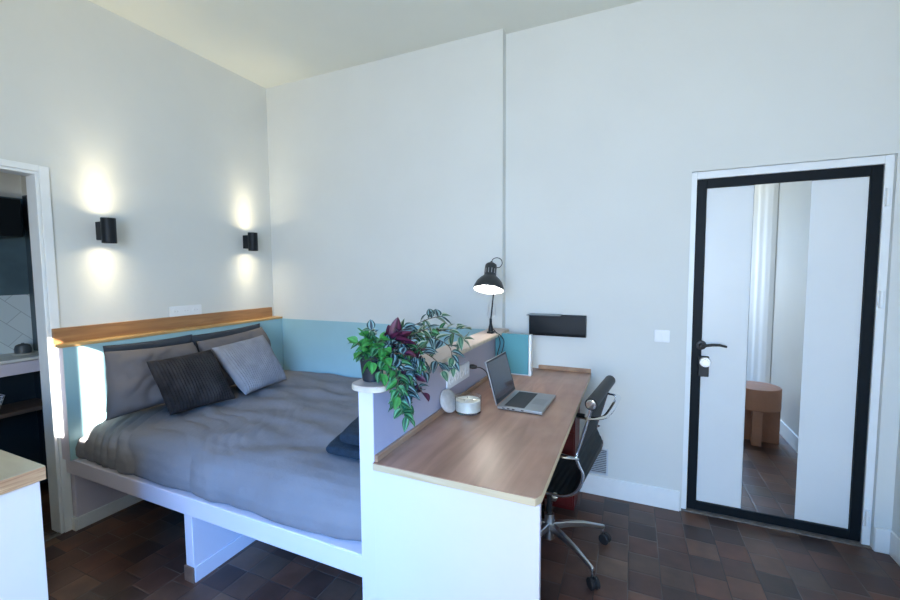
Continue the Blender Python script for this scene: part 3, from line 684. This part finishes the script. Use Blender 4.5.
for s in (-1, 1):
    pts = smooth_path([C(.165, s*(W_+.008), .64), C(.12, s*(W_+.05), .652), C(.02, s*(W_+.06), .655), C(-.10, s*(W_+.06), .65), C(-.15, s*(W_+.05), .60), C(-.12, s*(W_+.02), .47), C(-.08, s*W_, .44)])
    ar = MB().tube(pts, .009, 10, flat=(1.3, .8)).build('armrest', M['chrome'], ch)
    MB().tube([C(.08, s*(W_+.06), .668), C(-.09, s*(W_+.06), .664)], .014, 10, flat=(1.2, .7)).build('arm_pad', M['blackplastic'], ar)
hub = C(-.035, 0, 0)
MB().cyl(hub+V(0, 0, .06), hub+V(0, 0, .20), .026, 24).build('base_column', M['alu'], ch)
MB().cyl(hub+V(0, 0, .20), hub+V(0, 0, .375), .015, 20).build('gas_lift', M['blackplastic'], ch)
B(hub.x-.06, hub.x+.06, hub.y-.05, hub.y+.05, .345, .385).build('tilt_mechanism', M['blackplastic'], ch, bev=.008)
for k in range(5):
    a = R(32-72*k); d = V(math.cos(a), math.sin(a), 0); sd_ = V(-d.y, d.x, 0)
    def X(r, w_, z): return hub+d*r+sd_*w_+V(0, 0, z)
    lg = MB()
    st = [(.015, .018, .112, .150), (.10, .016, .116, .146), (.20, .013, .108, .132), (.29, .010, .088, .108), (.32, .009, .082, .100)]
    vs = []; fs = []
    for r_, w2, z0, z1 in st: vs += [X(r_, -w2, z0), X(r_, w2, z0), X(r_, w2*.8, z1), X(r_, -w2*.8, z1)]
    for i in range(len(st)-1):
        for j in range(4): fs.append((i*4+j, i*4+(j+1) % 4, i*4+4+(j+1) % 4, i*4+4+j))
    fs += [(3, 2, 1, 0), (16, 17, 18, 19)]
    lg.add(vs, fs); leg = lg.build('base_leg', M['alu'], ch, bev=.004)
    MB().cyl(X(.312, 0, .05), X(.312, 0, .09), .006, 10).build('caster_stem', M['chrome'], leg)
    sw = R(35+40*k); e = d*math.cos(sw)+sd_*math.sin(sw); c0 = X(.312, 0, .0285)-V(-e.y, e.x, 0)*.012
    cs = MB()
    for s in (-1, 1): cs.lathe([(.008, -.009), (.024, -.009), (.0275, -.006), (.0275, .006), (.024, .009), (.008, .009)], c0+e*s*.014, e, 24)
    cs.cyl(c0-e*.01, c0+e*.01, .018, 16)
    cs.build('caster', M['rubber'], leg)

# ------------------------------------------------------------------ potted trailing plant
PZ = 1.1055; pc0 = V(-.870, 1.25, PZ)
pl = thing('potted_plant', pc0, 'trailing plant with green striped and purple leaves in a black pot', 'plant')
pot = MB().lathe([(.0, .001), (.034, .001), (.036, .003), (.045, .082), (.049, .083), (.050, .098), (.0465, .098), (.045, .086), (0, .086)], pc0, n=32, caps=False).build('pot', M['potb'], pl)
MB().lathe([(.0, .088), (.045, .087)], pc0, n=24, caps=False).build('soil', M['soil'], pl)
leaves = {k: MB() for k in ('green', 'dgreen', 'vari', 'vblue', 'purple')}
for k in leaves: leaves[k].fm = []
stems = MB()
rnd = random.Random(21)
def leaf(kind, p, d, L_, wd_, droop=.35, roll=None):
    d = Vector(d).normalized(); sdv = d.cross(V(0, 0, 1))
    if sdv.length < .1: sdv = V(1, 0, 0)
    sdv.normalize(); nn = sdv.cross(d).normalized()
    ro = rnd.uniform(-.8, .8) if roll is None else roll
    sdv, nn = sdv*math.cos(ro)+nn*math.sin(ro), nn*math.cos(ro)-sdv*math.sin(ro)
    n = 8; vs = []; fs = []; W7 = (-1, -.68, -.30, 0, .30, .68, 1)
    for i in range(n+1):
        t = i/n; w2 = wd_*.5*(math.sin(PI*t**.72))**.8 if 0 < t < 1 else .0006
        c = p+d*L_*t+V(0, 0, -1)*droop*L_*t*t*.6
        vs += [c+sdv*w2*q+nn*w2*.38*q*q for q in W7]
    for i in range(n):
        for j in range(6): fs.append((i*7+j, i*7+j+1, i*7+8+j, i*7+7+j)); leaves[kind].fm.append((0, 1, 2, 2, 1, 0)[j])
    leaves[kind].add(vs, fs)
def vine(kinds, pts, nl, L_, W2, spread=.8, start=.15, seed=0):
    L_ *= 1.10; W2 *= 1.38; path = smooth_path(pts, 6); stems.tube(path, .0016, 5); n = len(path)
    nl = round(nl*1.3)
    for k in range(nl):
        t = start+(1-start)*(k+.5)/nl; i = min(n-2, int(t*(n-1))); p = path[i]; tg = (path[i+1]-path[i]).normalized()
        sidev = tg.cross(V(rnd.uniform(-1, 1), rnd.uniform(-1, 1), rnd.uniform(.1, 1))).normalized()*(1 if k % 2 else -1)
        d = tg*.5+sidev*spread+V(rnd.uniform(-.25, .25), -.15+rnd.uniform(-.25, .25), rnd.uniform(-.1, .35))
        leaf(rnd.choice(kinds), p, d, L_*rnd.uniform(.75, 1.15), W2*rnd.uniform(.8, 1.15), rnd.uniform(.1, .6))
    leaf(kinds[0], path[-1], tg, L_, W2, .3)
c = pc0+V(0, 0, .09)
def rel(*a): return [c]+[c+V(*q) for q in a]
# bright green leaves over the pot, at the front and to the left
for q, e in (((-.02, -.02, .03), (-.045, -.03, .05)), ((0, -.02, .04), (.02, -.04, .06)), ((.02, -.01, .03), (.075, -.035, .035)), ((-.01, -.02, .02), (-.01, -.05, .02)), ((.03, -.01, .02), (.09, -.05, .005)), ((-.015, 0, .05), (-.035, .0, .075)), ((.02, -.01, .05), (.06, -.02, .065)), ((.03, -.02, .01), (.08, -.06, -.045)), ((.01, -.02, .02), (.035, -.055, -.01))):
    vine(['green', 'green', 'dgreen'], rel(q, e), 6, .040, .026)
# tall dark red purple leaves at the back
for d_, L_ in (((.2, 0, 1), .10), ((-.35, .1, .8), .07), ((.9, .1, .55), .085), ((-.9, .1, .35), .06), ((1.2, -.1, .15), .09), ((.5, -.3, .5), .07), ((-.5, -.3, .55), .05), ((.1, .3, .7), .07)):
    p = c+V(.075, .03, .055); stems.tube([c, p], .0018, 5); leaf('purple', p, d_, L_, .046, .15, rnd.uniform(-.2, .9))
for e in ((.12, .02, .05), (.05, .03, .06), (.14, -.01, .02)): vine(['purple', 'vblue'], rel((e[0]*.5, e[1]*.5, e[2]*.8), e), 6, .048, .026)
# striped bluish leaves
for q, e in (((-.01, .02, .05), (-.02, .03, .09)), ((.03, .03, .05), (.11, .05, .10)), ((.07, .06, .05), (.17, .12, .095)), ((.08, .05, .03), (.165, .10, .02))):
    vine(['vblue', 'vari'], rel(q, e), 7, .046, .024)
# long variegated spray reaching along the partition cap
vine(['vari', 'vblue'], rel((.06, .08, .07), (.12, .19, .115), (.155, .28, .125)), 12, .052, .026)
vine(['vari'], rel((.07, .08, .06), (.13, .22, .075), (.18, .36, .04), (.20, .42, .0)), 16, .053, .026)
vine(['vari', 'vblue'], rel((.07, .06, .04), (.14, .18, .05), (.185, .28, .0), (.19, .30, -.07)), 14, .052, .026)
vine(['vari', 'dgreen'], rel((.06, .07, .05), (.14, .24, .065), (.20, .40, .06)), 13, .05, .026)
vine(['vari', 'vblue'], rel((.08, .06, .02), (.13, .14, .0), (.155, .22, -.05), (.165, .26, -.10)), 12, .048, .025)
# dark striped middle, hanging by the lavender side
for q in (((.08, .03, .03), (.125, .05, -.03), (.13, .07, -.10)), ((.08, .0, .02), (.125, .02, -.05), (.13, .03, -.13)), ((.09, .05, .03), (.135, .10, -.02), (.14, .14, -.08)), ((.08, .05, .04), (.125, .10, .02), (.145, .14, -.04)), ((.08, .03, .03), (.13, .07, .0), (.14, .10, -.06))):
    vine(['vblue', 'vblue', 'dgreen', 'purple'], rel(*q), 13, .045, .025)
vine(['purple', 'vblue'], rel((.09, .04, .0), (.13, .07, -.07), (.145, .09, -.125), (.15, .11, -.15)), 7, .048, .026)
# green leaves hanging lowest
vine(['dgreen'], rel((.07, -.02, .01), (.12, -.02, -.06), (.125, -.02, -.13), (.135, -.015, -.185), (.145, .005, -.215)), 16, .040, .023)
vine(['dgreen', 'green'], rel((.06, -.03, .0), (.12, -.03, -.06), (.122, -.03, -.12), (.125, -.02, -.155)), 13, .040, .024)
vine(['dgreen', 'vblue'], rel((.07, .0, .0), (.125, .01, -.07), (.13, .01, -.13), (.138, .02, -.165)), 12, .043, .024)
stems.build('stems', M['stem'], pl)
LM = {'green': ((.05, .27, .05), (.04, .22, .045), (.07, .33, .08)), 'dgreen': ((.03, .15, .045), (.10, .30, .14), (.015, .08, .03)),
      'vari': ((.50, .56, .42), (.03, .13, .07), (.14, .28, .16)), 'vblue': ((.015, .055, .05), (.22, .36, .38), (.020, .035, .05)), 'purple': ((.075, .012, .035), (.12, .020, .060), (.05, .008, .025))}
for k, lab in (('green', 'bright green leaves'), ('dgreen', 'dark green striped leaves'), ('vari', 'cream edged leaves'), ('vblue', 'silver striped leaves'), ('purple', 'dark purple leaves')):
    ms = [mat('leaf_%s_%s' % (k, p), c, .5, noise_amt=.3, nscale=40) for p, c in zip(('edge', 'band', 'midrib'), LM[k])]
    o = leaves[k].build('leaves', ms[0], pl, angle=70); o['label'] = lab; o['kind'] = 'stuff'
    o.data.materials.append(ms[1]); o.data.materials.append(ms[2])
    for p_, mi in zip(o.data.polygons, leaves[k].fm): p_.material_index = mi

# ------------------------------------------------------------------ foreground cabinet
fc = thing('side_cabinet', (-2.1, 0, 0), 'white cabinet with a wooden top in the near corner by the doorway', 'cabinet')
fx0, fx1, fy0, fy1 = -2.45, -1.677, -.6, .632
B(fx0, fx1, fy0, fy1, .857, .8985).build('top_edge', M['cabedge'], fc, bev=.002)
B(fx0+.001, fx1-.001, fy0+.001, fy1-.001, .8988, .9005).build('worktop', M['cabtop'], fc)
B(fx0+.01, fx1-.012, fy0+.01, fy1-.012, 0, .8565).build('body', M['white_warm'], fc, bev=.002)

# ------------------------------------------------------------------ terracotta stool (seen in the mirror)
sx, sy = 1.022, 1.41
st = thing('stool', (sx, sy, 0), 'round terracotta stool with crossed slab legs reflected in the door mirror', 'stool')
MB().lathe([(0, .30), (.172, .30), (.176, .305), (.176, .478), (.170, .486), (0, .488)], (sx, sy, 0), n=56, caps=False).build('seat', M['terra'], st)
for a in (R(8), R(98)):
    d = V(math.cos(a), math.sin(a), 0); s_ = V(-d.y, d.x, 0)
    for sg in (-1, 1):
        pts = [V(sx, sy, 0)+d*sg*.028-s_*.034, V(sx, sy, 0)+d*sg*.168-s_*.034]+[V(sx, sy, 0)+d*sg*.174, V(sx, sy, 0)+d*sg*.168+s_*.034, V(sx, sy, 0)+d*sg*.028+s_*.034]
        MB().prism(pts, (0, 0, .2995)).build('leg', M['terra'], st)
MB().cyl((sx, sy, 0), (sx, sy, .2995), .045, 20).build('core', M['terra'], st)
# curtain on the side wall, reflected in the mirror
tag(MB().grid(lambda u_, v_: V(1.254+.0045*math.sin(u_*PI*9)+.002*math.sin(u_*31)+.022*max(0, (u_-.93)/.07), -.45+1.23*u_, .02+3.08*v_), 110, 6).build('curtain', M['curtain'], angle=80, solid=.002), 'pale floor length curtain reflected in the door mirror', 'curtain')

for o in bpy.data.objects:
    if '_o' in o.keys(): del o['_o']
